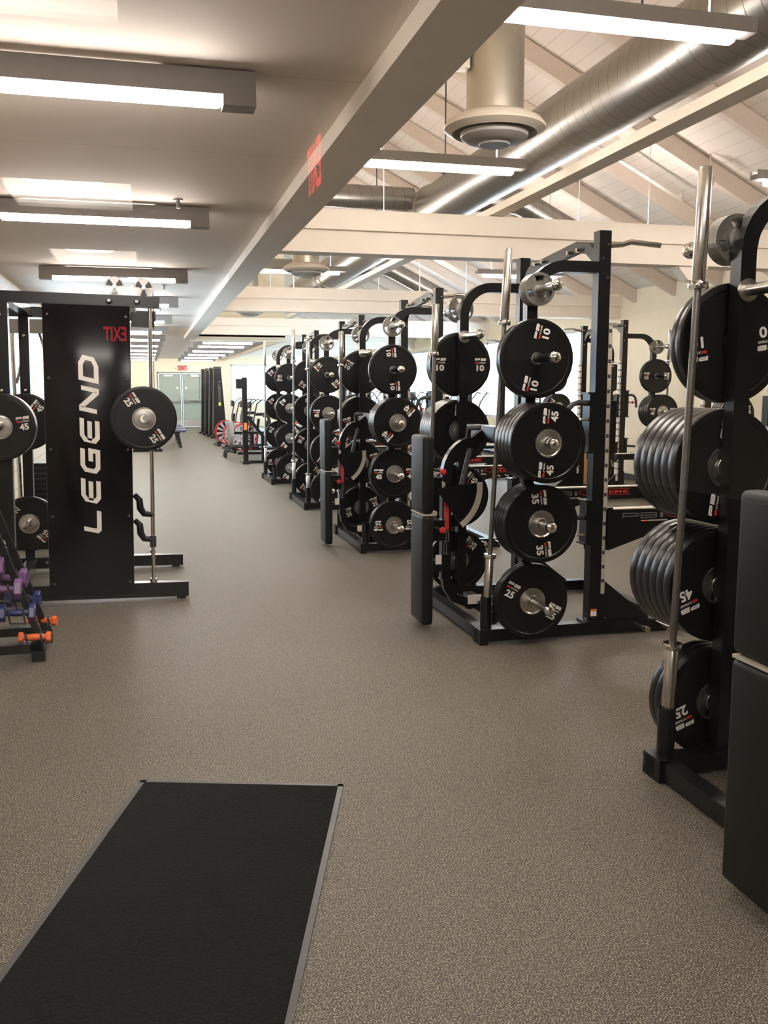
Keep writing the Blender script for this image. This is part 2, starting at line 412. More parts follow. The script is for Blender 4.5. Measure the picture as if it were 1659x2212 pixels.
# ------------------------------------------------------------ power rack
PEG_Z = {'5': 2.055, '10': 1.67, 'a': 1.20, 'b': .735, 'c': .262}
def build_rack(sx, with_logo=True):
    root = empty('power_rack'); X = lambda x: sx*x
    D = 1.17
    def bb(mb, a, b): return mb.b2((X(a[0]), a[1], a[2]), (X(b[0]), b[1], b[2]))
    for y in (0, D):
        b = MB(); bb(b, (-.02, y-.036, .012), (1.36, y+.036, .084)); bb(b, (-.02, y-.07, .0), (.03, y+.05, .09))
        bb(b, (1.28, y-.036, 0), (1.36, y+.036, .02)); o = b.build('base_beam', M['black'], root)
        g = MB(); g.prism([(X(.765), .34), (X(.80), .34), (X(1.12), .085), (X(.765), .085)], y-.012, y+.012); g.build('gusset', M['black'], root)
    b = MB(); bb(b, (-.005, -.04, .014), (.065, D+.05, .082)); b.build('side_beam', M['black'], root)
    b = MB(); bb(b, (1.24, .03, .014), (1.31, D, .082)); b.build('side_beam', M['black'], root)
    for y in (0, D):
        b = MB(); bb(b, (.692, y-.0375, .084), (.767, y+.0375, 2.408)); bb(b, (.66, y-.06, .084), (.83, y+.06, .096))
        b.build('upright', M['black'], root)
        for z, dx in ((.11, -.06), (.11, .07), (2.14, .018), (2.25, -.015), (2.33, .018)):
            b = MB(); b.lathe([(0, y-.044), (.006, y-.044), (.008, y-.037)], (X(.73+dx), 0, z), n=8); b.build('bolt', M['chrome'], root)
        b = MB(); b.tube([(X(.73), y, 2.20), (X(.50), y, 2.20)]+[(X(.485+.2*math.cos(a)), y, 2.0+.2*math.sin(a)) for a in [PI/2+PI/2*i/8 for i in range(9)]]+[(X(.285), y, .084)], .032, square=True)
        bb(b, (.22, y-.055, .084), (.37, y+.055, .094)); b.build('storage_post', M['black'], root)
    for y, s, zs in ((0, -1, [2.055, 1.67, 1.20, .735, .262]), (D, 1, [2.055, 1.67, 1.20, .735, .262]), (D, -1, [1.86])):
        for z in zs:
            p = MB(); f = y+s*.032
            p.mat(M['black'] if z == 1.67 else M['hub']).lathe([(0, f), (.042, f), (.042, f+s*.008), (.0225, f+s*.010), (.0225, f+s*.295)], (X(.285), 0, z), n=20)
            po = p.build('storage_peg', None, root); q = MB()
            q.lathe([(.0225, f+s*.293), (.029, f+s*.297), (.0325, f+s*.308), (.0325, f+s*.322), (.028, f+s*.336), (.016, f+s*.345), (0, f+s*.347)], (X(.285), 0, z), n=20)
            q.build('rounded_tip', M['chrome'], po)
    # arched brace between the uprights, with pull-up grips
    b = MB(); pts = [(X(.73), .03, 2.25), (X(.73), .16, 2.335), (X(.73), .3, 2.36), (X(.73), D-.3, 2.32), (X(.73), D-.15, 2.30), (X(.73), D-.03, 2.20)]
    b.tube(pts, (.034, .02), square=True, up=(0, 0, 1)); b.build('arched_brace', M['black'], root)
    for y in (.25, .38, D-.4, D-.28):
        b = MB(); b.lathe([(0, -.026), (.012, -.026), (.012, 0)], (X(.71), y, 2.335), 'X', 10); b.build('bolt', M['chrome'], root)
    for y, dy in ((.04, -.0), (D-.04, .0)):
        g = MB(); g.tube([(X(.75), y, 2.33), (X(.88), y, 2.345), (X(.93), y-.01, 2.36), (X(1.10), y-.05, 2.34)], .016); g.build('pull_up_grip', M['chrome'], root)
    # slotted bar-catch strips
    for y in (0, D):
        b = MB(); b.mat(M['alu']); bb(b, (.770, y-.034, .26), (.795, y+.034, 1.87)); b.mat(M['socket'])
        for i in range(18):
            z = .33+i*.088; bb(b, (.7955, y-.026, z), (.7965, y+.018, z+.022)); bb(b, (.772, y-.0352, z), (.790, y-.0345, z+.022))
        b.build('slotted_strip', None, root)
    # carriages, knobs, handles
    for y in (0, D):
        cz = [(1.08, 1.48), (.53, .84)] if y == 0 else [(.56, .86)]
        for z0, z1 in cz:
            c = MB(); bb(c, (.655, y-.046, z0+.05), (.690, y+.046, z1)); bb(c, (.69, y+.0385, z0), (.80, y+.0485, z1-.06)); bb(c, (.797, y-.046, z0+.04), (.83, y+.046, z1-.05))
            bb(c, (.64, y-.05, z1-.01), (.70, y+.05, z1)); bb(c, (.64, y-.05, z0+.04), (.70, y+.05, z0+.05))
            co = c.build('carriage', M['black'], root)
            k = MB(); zk = z0+.10 if z0 < 1 else z0+.24
            k.tube([(X(.66), y-.03, zk), (X(.60), y-.03, zk)], .009); k.mat(M['chrome'])
            k.mats = [M['chrome'], M['red']]; k.cur = 1
            k.lathe([(0, -.022), (.013, -.021), (.021, -.014), (.021, -.008), (.009, -.004), (.008, .014), (0, .014)], (X(.575), y-.03, zk), 'X', 14)
            k.build('locking_knob', None, root)
        h = MB()
        if y == 0:
            h.tube([(X(.66), y-.01, 1.415), (X(.60), y-.01, 1.42), (X(.565), y-.01, 1.41), (X(.54), y-.01, 1.385), (X(.525), y-.01, 1.33), (X(.52), y-.01, 1.25)], .0165)
            h.build('dip_handle', M['socket'], root); h = MB(); h.tube([(X(.66), y-.01, .735), (X(.52), y-.01, .725)], .0155); h.build('roller_handle', M['socket'], root)
        a = MB()
        a.prism([(X(.79), .775), (X(1.86), .775), (X(1.86), .715), (X(1.36), .700), (X(.82), .53), (X(.79), .53)], y-.035, y+.035)
        ao = a.build('spotter_arm', M['black'], root)
        e = MB(); bb(e, (.82, y-.036, .775), (1.84, y+.036, .782)); e.build('wear_strip', M['alu'], ao)
        if with_logo:
            L = MB(); yy = y-.0362
            T = ribbon_text('PB', .11, .035, .012, .006)
            L.add_text(T, lambda p, q: (.90+p, yy, .718+q), M['outline'])
            L.add_text(RECT, lambda p, q: (1.165+p*.02, yy, .735+q*.03), M['outline'])
            L.add_text(([(0, .0), (.05, .02), (.42, .02), (.42, .024), (.05, .024), (0, .004)], [(0, 1, 2, 3, 4, 5)]), lambda p, q: (1.185+p, yy, .742+q), M['red'])
            L.add_text(([(0, .0), (.05, -.02), (.42, -.02), (.42, -.024), (.05, -.024), (0, -.004)], [(0, 1, 2, 3, 4, 5)]), lambda p, q: (1.185+p, yy, .742+q), M['red'])
            L.add_text(XT, lambda p, q: (1.42+p*.34, yy, .742+q*.024), M['red'])
            L.add_text(RECT, lambda p, q: (1.05+p*.05, yy, .703+q*.008), M['sticker']); L.add_text(RECT, lambda p, q: (1.14+p*.13, yy, .703+q*.008), M['alu'])
            L.build('arm_logo', None, ao)
    for y in (0.,):
        for x in (1.00, 1.15, 1.30):
            p = MB(); p.tube([(X(x), -.036, .065), (X(x), -.19, .065)], .011); p.lathe([(0, -.205), (.019, -.205), (.019, -.19), (0, -.19)], (X(x), 0, .065), n=16)
            p.build('band_peg', M['chrome'], root)
    for y in (.0, D):
        p = MB(); p.lathe([(.034, .0), (.034, .195), (.029, .195), (.029, .02), (0, .02)], (X(.045), y+(-.0 if y else .01), .08), 'Z', 20); p.build('bar_socket', M['black'], root)
    st = MB().mat(M['sticker']); bb(st, (.705, -.0385, .155), (.745, -.038, .17)); st.mat(M['white']); bb(st, (.705, -.0384, .125), (.745, -.038, .155)); st.build('warning_label', None, root)
    root.location = (0, 0, -50); return root

RX, RY0, PITCH = 1.87, 5.01, 3.135
WORD = ['zero', 'first', 'second', 'third', 'fourth', 'fifth', 'sixth', 'seventh', 'eighth']
PEGN = {'5': 'top peg', '10': 'ten-pound peg', 'a': 'upper middle peg', 'b': 'lower middle peg', 'c': 'bottom peg'}
def load(rx, ry, sx, side, spec, rackname, group):
    """side: 'near' -> pegs point to -Y ; 'far' -> pegs point to +Y"""
    for peg, w, n, ang in spec:
        t = .022 if w == '5' else PSPEC[w][1]
        for i in range(n):
            if side == 'near': y = ry-.042-i*(t+.001)
            else: y = ry+1.17+.042+t+i*(t+.001)
            fromtip = n-i
            pos = 'outermost' if (fromtip == 1 and n > 1) else ('' if n == 1 else WORD[i+1]+' from post')
            nm = 'small grey grip plate' if w == '5' else 'black %s-pound plate' % w
            lab = ('%s %s, %s, %s post, %s' % (pos, nm, PEGN[peg], side, rackname)).strip()
            a = ang if i == n-1 or side == 'far' else None
            if ang is None: a = None
            if a is None and w != '5': a = random.choice([0., 1.45, -.5, 2.4])
            add_plate(rx+sx*.285, y, PEG_Z[peg], w, lab, 'plates on the storage pegs', a)
proto_rack = build_rack(1)
proto_rack_m = build_rack(-1, False)
racks = [(1, 1, RY0-PITCH, 'right-edge rack', 'black power rack in the foreground cut by the right photo edge'),
         (1, 2, RY0, 'large central rack', 'largest whole black power rack, standing right of the aisle centre'),
         (1, 3, RY0+PITCH, 'third rack', 'black power rack directly behind the largest whole rack along the aisle'),
         (1, 4, RY0+2*PITCH, 'fourth rack', 'black power rack, second from the far end of the aisle row'),
         (1, 5, RY0+3*PITCH, 'fifth rack', 'black power rack at the far end of the aisle row'),
         (-1, 6, RY0+PITCH, 'right-wall near rack', 'black power rack by the beige wall, mostly beyond the right photo edge'),
         (-1, 7, RY0+2*PITCH-.02, 'beige-wall rack', 'black power rack standing free before the beige right wall'),
         (-1, 8, RY0+3*PITCH, 'window rack', 'black power rack next to the bright right windows')]
first = {1: True, -1: True}
for sx, k, y, nm, lab in racks:
    src = proto_rack if sx == 1 else proto_rack_m
    if first[sx]: r = src; first[sx] = False
    else: r = dup(src)
    rx = RX if sx == 1 else 6.93
    r.location = (rx, y, 0); tag(r, lab, 'power rack', 'power racks')
def LD(k, side, spec):
    sx, _, y, nm, _ = racks[k-1]; load(RX if sx == 1 else 6.93, y, sx, side, spec, nm, None)
LD(1, 'far', [('5', '5', 3, 0), ('10', '10', 2, 3.3), ('a', '45', 6, 1.45), ('b', '45', 6, -2.78), ('c', '25', 3, .35+PI)])
LD(2, 'near', [('5', '5', 4, 0), ('10', '10', 2, 1.35), ('a', '45', 5, 1.5), ('b', '35', 4, -1.45), ('c', '25', 2, -.5)])
LD(2, 'far', [('5', '5', 3, 0), ('10', '10', 3, 0.), ('a', '45', 5, 1.5), ('b', '45', 3, .9), ('c', '25', 1, .9)])
LD(3, 'near', [('5', '5', 1, 0), ('10', '10', 1, -1.45), ('a', '45', 4, -2.3), ('b', '45', 2, 0.), ('c', '25', 2, PI)])
LD(3, 'far', [('5', '5', 2, 0), ('10', '10', 2, -.5), ('a', '45', 3, .3), ('b', '45', 2, .3), ('c', '25', 1, .35)])
LD(4, 'near', [('5', '5', 1, 0), ('10', '10', 1, 2.4), ('a', '45', 2, 0.), ('b', '35', 2, .9), ('c', '25', 1, 1.1)])
LD(4, 'far', [('5', '5', 1, 0), ('10', '10', 1, .9), ('a', '45', 2, -1.45), ('b', '35', 2, -.5), ('c', '25', 2, .9)])
LD(5, 'near', [('5', '5', 1, 0), ('10', '10', 1, PI), ('a', '45', 2, 2.4), ('b', '45', 1, .9), ('c', '25', 1, 1.1)])
LD(5, 'far', [('5', '5', 1, 0), ('10', '10', 1, 2.4), ('a', '45', 1, 2.4), ('b', '45', 1, -.5), ('c', '25', 1, PI)])
LD(6, 'far', [('10', '10', 2, 0.), ('a', '45', 4, .35)])
LD(7, 'near', [('5', '5', 3, 0), ('10', '10', 2, 0.), ('a', '45', 5, 0.), ('b', '35', 3, .9), ('c', '25', 3, .9)])
LD(7, 'far', [('10', '10', 2, 1.45), ('a', '45', 3, 1.45), ('b', '35', 2, -1.), ('c', '25', 2, .9)])
LD(8, 'near', [('10', '10', 1, 1.45), ('a', '45', 4, -.6), ('b', '35', 2, .9), ('c', '25', 1, .9)])

# ------------------------------------------------------------ barbells
def bar_proto(L):
    root = empty('olympic_barbell'); s = .405 if L > 2.1 else .33
    b = MB(); b.tube([(0, 0, s), (0, 0, L-s)], .0142, n=14); b.build('shaft', M['shaft'], root)
    for z0, z1 in ((0, s), (L-s, L)):
        a = MB(); a.lathe([(0, z0), (.0215, z0), (.025, z0+.006), (.025, z1-.006), (.0215, z1), (0, z1)], axis='Z', n=20); a.build('sleeve', M['hub'], root)
        c = MB(); zc = z1 if z0 == 0 else z0-.024
        c.lathe([(0, zc), (.036, zc), (.0375, zc+.006), (.0375, zc+.018), (.036, zc+.024), (0, zc+.024)], axis='Z', n=24); c.build('collar', M['chrome'], root)
    root.location = (0, 0, -50); return root
BP = {2.19: bar_proto(2.19), 1.98: bar_proto(1.98)}; bused = set()
for k, side, L, tilt, lab in [(1, 'far', 2.19, (.0, .03), 'long steel barbell standing upright beside the right-edge rack'),
                        (2, 'near', 2.15+.04, (.0, .048), 'long steel barbell standing at the front corner of the largest whole rack'),
                        (2, 'far', 1.98, (.0, .02), 'shorter steel barbell standing at the rear corner of the largest whole rack'),
                        (3, 'far', 1.98, (.0, .012), 'shorter steel barbell standing behind the plates of the third rack'),
                        (4, 'near', 1.98, (.0, .01), 'shorter steel barbell with bright sleeve at the fourth rack front corner'),
                        (4, 'far', 2.19, (.0, .01), 'long steel barbell standing at the fourth rack rear corner'),
                        (5, 'far', 2.19, (.0, .01), 'farthest steel barbell, standing at the fifth rack rear corner'),
                        (7, 'near', 2.19, (.0, .0), 'steel barbell standing at the rack before the beige wall')]:
    sx, _, y, nm, _ = racks[k-1]; L = 2.19 if L > 2.1 else 1.98
    o = BP[L] if L not in bused else dup(BP[L]); bused.add(L)
    rx = RX if sx == 1 else 6.93
    o.location = (rx+sx*.045, y+(1.17 if side == 'far' else .01), .103); o.rotation_euler = (tilt[0], tilt[1], 0)
    tag(o, lab, 'barbell', 'barbells standing in rack sockets')

# ------------------------------------------------------------ stored benches
def bench_proto():
    r = empty('weight_bench')       # x=0 pad face, z=0 floor, y=0 pad near edge
    def pad(z0, z1, name, flare=0):
        b = MB(); b.rbox((.036, .14, (z0+z1)/2), (.072, .28, z1-z0), .022, seg=4); return b.build(name, M['vinyl'], r)
    pad(.03, .72, 'seat_pad'); pad(.735, 1.215, 'back_pad')
    s = MB(); s.b2((.062, .06, .715), (.11, .22, .74)); s.b2((.0, .01, .722), (.07, .27, .732)); s.build('pad_bracket', M['alu'], r)
    f = MB(); f.tube([(.19, .14, .30), (.19, .14, .95)]+[(.19+.18*(1-math.cos(a)), .14, .95+.22*math.sin(a)) for a in [PI/2*i/8 for i in range(1, 9)]]+[(.46, .14, 1.235)], .030, square=True)
    f.tube([(.19, .14, .34), (.205, .14, .24), (.25, .14, .17), (.35, .14, .13), (.42, .14, .12)], .028, square=True); f.build('main_frame', M['black'], r)
    b = MB(); b.b2((.42, -.10, 1.17), (.50, .40, 1.27)); b.build('foot_crossbar', M['black'], r)
    b = MB(); b.b2((.395, -.05, .085), (.46, .36, .15)); b.build('foot_crossbar', M['black'], r)
    for y in (-.07, .355):
        w = MB(); w.lathe([(0, 0), (.04, 0), (.045, .006), (.045, .024), (.04, .03), (0, .03)], (.445, y, .07), n=20); w.build('wheel', M['rubber'], r)
    h = MB(); h.tube([(.33, .12, 1.2), (.30, .02, 1.26), (.36, -.02, 1.265)], .017); h.build('grab_handle', M['socket'], r)
    a = MB(); a.sector(.02, .30, -.95, .12, .085, .093, 14, (.11, .88)); a.build('angle_plate', M['black'], r)
    a2 = MB(); a2.sector(.27, .305, -.95, .12, .074, .0848, 14, (.11, .88)); a2.build('angle_scale', M['alu'], r)
    d = MB(); d.tube([(.345, .12, 1.13), (.29, .12, .90)], .016); d.build('support_strut', M['socket'], r)
    for z in (1.0, .635):
        k = MB().mat(M['socket']); k.tube([(.10, .09, z), (.13, .03, z-.005)], .009); k.mat(M['red']); k.lathe([(0, -.035), (.012, -.034), (.021, -.026), (.021, -.019), (.009, -.014), (.007, 0), (0, 0)], (.135, .045, z-.008), n=14); k.build('locking_knob', None, r)
    p = MB(); p.lathe([(0, 0), (.02, 0), (.02, .02), (0, .02)], (.155, .095, .905), n=18); p.build('pivot_bolt', M['alu'], r)
    b = MB(); b.b2((.072, .09, .35), (.15, .19, .42)); b.b2((.072, .09, .55), (.17, .19, .68)); b.b2((.072, .09, .84), (.15, .19, .95)); b.build('pad_mount', M['black'], r)
    b = MB(); b.b2((.11, .085, .40), (.15, .09, .46)); b.b2((.33, .085, .13), (.42, .09, .19)); b.build('paper_label', M['white'], r)
    L = MB(); yy = .1088
    V = lambda p, q: (.205-q, yy, .46+p)
    L.add_text(ribbon_text('PB', .07, .036, .008, .005), lambda p, q: V(p, q+.0), M['outline'])
    L.add_text(RECT, lambda p, q: V(.29+p*.27, .018+q*.036), M['red'])
    L.add_text(XT, lambda p, q: (.187-q*.024, yy-.0006, .46+.31+p*.2), M['outline'])
    L.build('frame_logo', None, r)
    r.location = (0, 0, -50); return r
bp = bench_proto()
for i, (y, lab, x) in enumerate([(5.35, 'black padded bench stored upright at the largest whole rack', 1.62),
                              (8.47, 'black padded bench stored upright at the third rack', 1.60),
                              (2.0, 'large black padded bench standing upright at the right photo edge', 1.635)]):
    o = bp if i == 0 else dup(bp); o.location = (x, y, 0); tag(o, lab, 'weight bench', 'benches stored upright on racks')

# ------------------------------------------------------------ smith machine on the left
sm = empty('smith_machine', (0, 6.68, 0)); sm.rotation_euler = (0, math.radians(1.1), 0)
tag(sm, 'tall black smith machine with LEGEND side panel, left of the aisle', 'smith machine')
SX = -.035
def part(name, mat, fn, parent=sm):
    b = MB(); fn(b); return b.build(name, mat, parent)
part('base_beam', M['black'], lambda b: (b.b2((-1.25, -.04, .02), (.245, .04, .125)), b.b2((.16, -.03, 0), (.225, .03, .02)), b.b2((-1.1, -.03, 0), (-1.0, .03, .02))))
part('base_beam', M['black'], lambda b: (b.b2((-1.3, 1.18, .02), (.25, 1.26, .11)), b.b2((.16, 1.19, 0), (.22, 1.25, .02))))
part('base_beam', M['black'], lambda b: b.b2((-1.0, .04, .02), (-.92, 1.18, .10)))
part('top_beam', M['black'], lambda b: b.b2((-1.35, -.04, 2.055), (.065, .04, 2.13)))
part('top_beam', M['black'], lambda b: b.b2((-1.1, 1.2, 2.05), (.05, 1.28, 2.13)))
part('top_beam', M['black'], lambda b: (b.b2((-.98, .04, 2.06), (-.90, 1.2, 2.12)), b.b2((-.17, .04, 2.06), (-.10, 1.2, 2.12))))
part('upright', M['black'], lambda b: b.b2((-1.02, -.035, .12), (-.92, .035, 2.06)))
part('upright', M['black'], lambda b: (b.b2((-1.005, 1.18, .1), (-.93, 1.25, 2.06))))
pan = part('side_panel', M['gloss_black'], lambda b: b.rbox((-.415, -.05, 1.06), (.565, .10, 1.985), .006, seg=2))
for x in (-.665, -.16):
    for z in (.15, .62, 1.08, 1.56, 1.98):
        b = MB(); b.lathe([(0, -.107), (.008, -.106), (.010, -.1005)], (x, 0, z), n=10); b.build('screw', M['socket'], pan)
T = ribbon_text('LEGEND', .172, .130, .034, .030, .22)
L = MB(); L.add_text(T, lambda p, q: (-.345-q, -.1012, .495+p), M['white'])
L.build('legend_lettering', None, pan)
for v in L.mats: pass
for x in (-.27, -.085):
    b = MB(); b.lathe([(0, -.066), (.012, -.064), (.020, -.052), (.021, -.0405)], (x, 0, 2.088), n=16); b.build('bolt_cap', M['chrome'], sm)
for x, y, z in ((-.97, -.046, 1.97), (-.97, -.046, 1.47), (-.965, 1.17, 1.9), (-.965, 1.17, 1.47), (-.84, 1.17, .07)):
    b = MB(); b.lathe([(0, y-.012), (.010, y-.010), (.016, y+.002), (.0165, y+.010)], (x, 0, z), n=12); b.build('bolt_cap', M['chrome'], sm)
for y in (.0, 1.22):
    b = MB(); b.tube([(.0, y, .11), (.0, y, 2.06)], .0135, n=16); b.lathe([(0, .125), (.024, .125), (.024, .15), (0, .15)], (0, y, 0), 'Z', 16); b.build('guide_rod', M['chrome'], sm)
b = MB(); b.lathe([(.0135, .38), (.023, .38), (.023, .46), (.0135, .46)], (0, 0, 0), 'Z', 16); b.build('rod_collar', M['socket'], sm)
part('carriage_bar', M['hub'], lambda b: (b.tube([(-.035, -.22, 1.30), (-.035, .25, 1.30)], .0245, n=18), b.tube([(-.035, .25, 1.30), (-.035, 1.0, 1.30)], .014, n=14)))
for z in (.44, .62):
    b = MB(); b.tube([(-.12, .02, z+.13), (-.09, .0, z+.10), (-.085, 0, z+.04), (-.06, 0, z), (-.0, -.0, z-.01)], [.02, .024, .026, .024, .018]); b.build('safety_hook', M['black'], sm)
for x, z in ((-.235, 2.20), (-.04, 2.195)):
    b = MB(); y0 = .06
    b.mat(M['housing']).lathe([(0, y0), (.062, y0), (.066, y0-.003), (.066, y0+.015), (.062, y0+.012), (0, y0+.012)], (x, 0, z), n=32)
    b.mat(M['black'])
    for k in range(3):
        a = -PI/2+k*2*PI/3; b.sector(.014, .056, a-.42, a+.42, y0-.002, y0, 6, (x, z))
    w = b.build('pulley_wheel', None, sm)
    d = MB(); d.lathe([(0, y0-.012), (.012, y0-.012), (.014, y0-.002)], (x, 0, z), n=14); d.build('axle_cap', M['white'], w)
part('cable', M['socket'], lambda b: b.tube([(.022, .066, 2.19), (.022, .066, 1.42)], .003, n=6))
part('cable', M['socket'], lambda b: b.tube([(-.235, .066, 2.262), (-.04, .066, 2.258)], .003, n=6))
part('pulley_bracket', M['black'], lambda b: (b.b2((-.13, .10, 1.93), (.03, .16, 2.03)), b.b2((-.26, .07, 2.13), (-.21, .10, 2.21)), b.b2((-.06, .07, 2.13), (-.02, .10, 2.21))))
for (x, y, z, s) in ((-.975, -.04, 1.25, -1), (-.975, -.04, .42, -1), (-.965, 1.18, 1.24, -1), (-.965, 1.18, .42, -1)):
    p = MB(); f = y; p.lathe([(0, f), (.04, f), (.04, f-.008), (.0235, f-.01), (.0235, f-.26), (.028, f-.262), (.028, f-.285), (.012, f-.295), (0, f-.295)], (x, 0, z), n=18); p.build('storage_peg', M['chrome'], sm)
SG = 'plates on the smith machine'
add_plate(-.025, 6.60, 1.295, '25', 'black 25-pound bumper plate hanging on the bar beside the LEGEND panel', SG, -1.0)
add_plate(-.95, 6.625, 1.25, '45', 'black 45-pound plate at the left photo edge, behind the outer one', SG, .1)
add_plate(-.95, 6.57, 1.25, '45', 'black 45-pound outer plate cut by the left photo edge', SG, .15)
add_plate(-.94, 7.845, 1.24, '45', 'black 45-pound plate on the rear post seen through the left machine', SG, .9)
add_plate(-.955, 7.845, .42, '25', 'black 25-pound plate on the rear post, low down behind the left machine', SG, 2.4)

# cable station behind the smith machine
cs = empty('cable_station', (-1.02, 9.35, 0)); tag(cs, 'cable station with silver guide rods and grey cross plate behind the smith machine', 'cable station')
part('base_frame', M['black'], lambda b: (b.b2((-.3, -.3, .0), (.3, -.22, .07)), b.b2((-.3, .3, 0), (.3, .38, .07)), b.b2((-.04, -.3, 0), (.04, .38, .07))), cs)
for x in (-.19, .17):
    part('guide_rod', M['chrome'], lambda b: b.tube([(x, 0, .07), (x, 0, 2.15)], .02, n=12), cs)
part('cross_plate', M['housing'], lambda b: b.b2((-.21, -.03, 2.02), (.19, .03, 2.15)), cs)
for s in (-1, 1):
    part('diagonal_rod', M['chrome'], lambda b: b.tube([(s*.05, 0, 2.03), (s*.17, 0, 1.55)], .012, n=10), cs)
part('weight_stack', M['black'], lambda b: [b.b2((-.12, -.06, .1+i*.05), (.12, .06, .145+i*.05)) for i in range(14)], cs)

# dumbbell tree + dumbbells at lower left
dt = empty('dumbbell_rack', (-.72, 5.42, 0)); tag(dt, 'black A-frame dumbbell tree cut by the left photo edge', 'dumbbell rack')
part('base_frame', M['black'], lambda b: (b.b2((-.36, -.17, .05), (.12, -.11, .10)), b.b2((-.36, .22, .05), (.12, .28, .10)), b.b2((.05, -.17, .05), (.11, .28, .10)), b.b2((-.30, -.17, .05), (-.24, .28, .1))), dt)
for y in (-.14, .25):
    part('rubber_foot', M['rubber'], lambda b: b.b2((.055, y-.035, 0), (.125, y+.035, .06)), dt)
    part('rubber_foot', M['rubber'], lambda b: b.b2((-.36, y-.035, 0), (-.29, y+.035, .06)), dt)
for y in (-.08, .18):
    part('leaning_leg', M['black'], lambda b: b.tube([(.10, y, .09), (-.22, y, 1.05)], .018, square=True), dt)
part('top_bar', M['black'], lambda b: b.tube([(-.22, -.1, 1.05), (-.22, .2, 1.05)], .018, square=True), dt)
DB = {}
def dumbbell(kind, r, hw, ln, mat, hexa=True):
    root = empty('dumbbell'); n = 6 if hexa else 18
    b = MB()
    b.lathe([(0, -ln/2), (r*.9, -ln/2), (r, -ln/2+.006), (r, -ln/2+hw-.006), (r*.9, -ln/2+hw), (.0, -ln/2+hw)], axis='X', n=n, smooth=not hexa); b.build('head', mat, root)
    b = MB()
    b.lathe([(0, ln/2-hw), (r*.9, ln/2-hw), (r, ln/2-hw+.006), (r, ln/2-.006), (r*.9, ln/2), (.0, ln/2)], axis='X', n=n, smooth=not hexa); b.build('head', mat, root)
    b = MB(); b.lathe([(.016, -ln/2+hw-.002), (.0175, -ln/2+hw+.015), (.020, 0), (.0175, ln/2-hw-.015), (.016, ln/2-hw+.002)], axis='X', n=14); b.build('handle', mat, root)
    return root
DBL = [('orange', (-.650, 5.30, .128), .030, .026, .170, .02, 'front orange dumbbell on the lowest tier of the tree'),
       ('orange', (-.640, 5.60, .150), .030, .026, .170, -.30, 'rear orange dumbbell on the lowest tier of the tree'),
       ('blue', (-.735, 5.30, .272), .050, .036, .19, .05, 'navy blue dumbbell at the front above the orange one'),
       ('blue', (-.735, 5.57, .290), .050, .036, .19, -.12, 'navy blue dumbbell at the back above the orange one'),
       ('purple', (-.805, 5.30, .410), .057, .040, .20, .05, 'front purple dumbbell above the navy blue pair'),
       ('purple', (-.805, 5.56, .420), .057, .040, .20, -.12, 'rear purple dumbbell above the navy blue pair'),
       ('purple', (-.89, 5.30, .535), .054, .042, .20, .0, 'topmost purple dumbbell at the left photo edge')]
for kind, loc, r, hw, ln, rz, lab in DBL:
    if kind in DB: o = dup(DB[kind])
    else: o = dumbbell(kind, r, hw, ln, M[kind]); DB[kind] = o
    o.location = loc; o.rotation_euler = (.3, .04, rz); tag(o, lab, 'dumbbell', 'coloured dumbbells on the tree')
    if kind == 'purple' or kind == 'blue' or kind == 'orange':
        for yy in (0,):
            part('cradle_arm', M['socket'], lambda b: b.tube([(loc[0]+.72+.035, loc[1]-5.42-.045, loc[2]+.03), (loc[0]+.72+.04, loc[1]-5.42-.01, loc[2]-r-.012), (loc[0]+.72-.04, loc[1]-5.42+.01, loc[2]-r-.012), (loc[0]+.72-.045, loc[1]-5.42-.04, loc[2]+.03)], .007, n=8), dt)

# ------------------------------------------------------------ entrance mat
ang = math.atan2(-.230, .748)
fm = empty('floor_mat', (-.071, 3.491, 0), ang); tag(fm, 'black ribbed entrance mat lying on the speckled floor', 'floor mat')
b = MB(); b.rbox((.3915, -.95, .0045), (.745, 1.86, .009), .003, seg=1); b.build('ribbed_surface', M['mat'], fm)
b = MB()
for a0, a1 in (((0, 0), (.783, -.022)), ((0, -1.9), (.783, -1.878)), ((0, -1.9), (.022, 0)), ((.761, -1.9), (.783, 0))):
    b.b2((a0[0], a0[1], 0.0003), (a1[0], a1[1], .0065))
b.build('rubber_border', M['socket'], fm)

# ------------------------------------------------------------ the room
XL, XR, YG, YF = -1.43, 7.75, .5, 37.5
CZ = 2.68
def st(name, mat, fn):
    b = MB(); fn(b); return structure(b.build(name, mat))
st('floor', M['floor'], lambda b: b.b2((-3.2, YG-1.2, -.1), (9, 38, 0)))
st('floor_lobby', simple('dark_lobby_floor', (.03, .028, .026), .6, spec=.2), lambda b: b.b2((-3.2, -13, -.1), (9, YG-1.2, 0)))
st('ceiling', M['ceiling'], lambda b: (b.b2((XL-.2, YG-.1, CZ), (.86, 21.5, CZ+.1)), b.b2((XL-.2, 21.5, CZ), (3.15, YF+.1, CZ+.1)), b.b2((-3.2, -13, 3.0), (9, YG-.1, 3.1))))
# longitudinal boxed beam
st('trim_1', M['beam'], lambda b: (b.b2((.85, YG, 2.60), (1.085, 21.5, 2.85))))
st('wall_beam', M['wall'], lambda b: b.b2((.88, YG, 2.85), (1.05, 21.5, 6.6)))
# tie beams
for i, y in enumerate((8.0, 14.2, 20.4, 26.6, 32.8)):
    x0 = 1.05 if y < 21 else 3.15
    st('trim_%d' % (i+2), M['beam'], lambda b: (b.b2((x0, y-.03, 2.86), (XR, y+.24, 3.03)), b.b2((x0, y+.025, 2.78), (XR, y+.22, 2.86)), b.b2((x0, y+.012, 2.67), (XR, y+.23, 2.78))))
st('trim_7', M['beam'], lambda b: (b.b2((3.02, YG, 3.035), (3.16, 20.6, 3.10))))
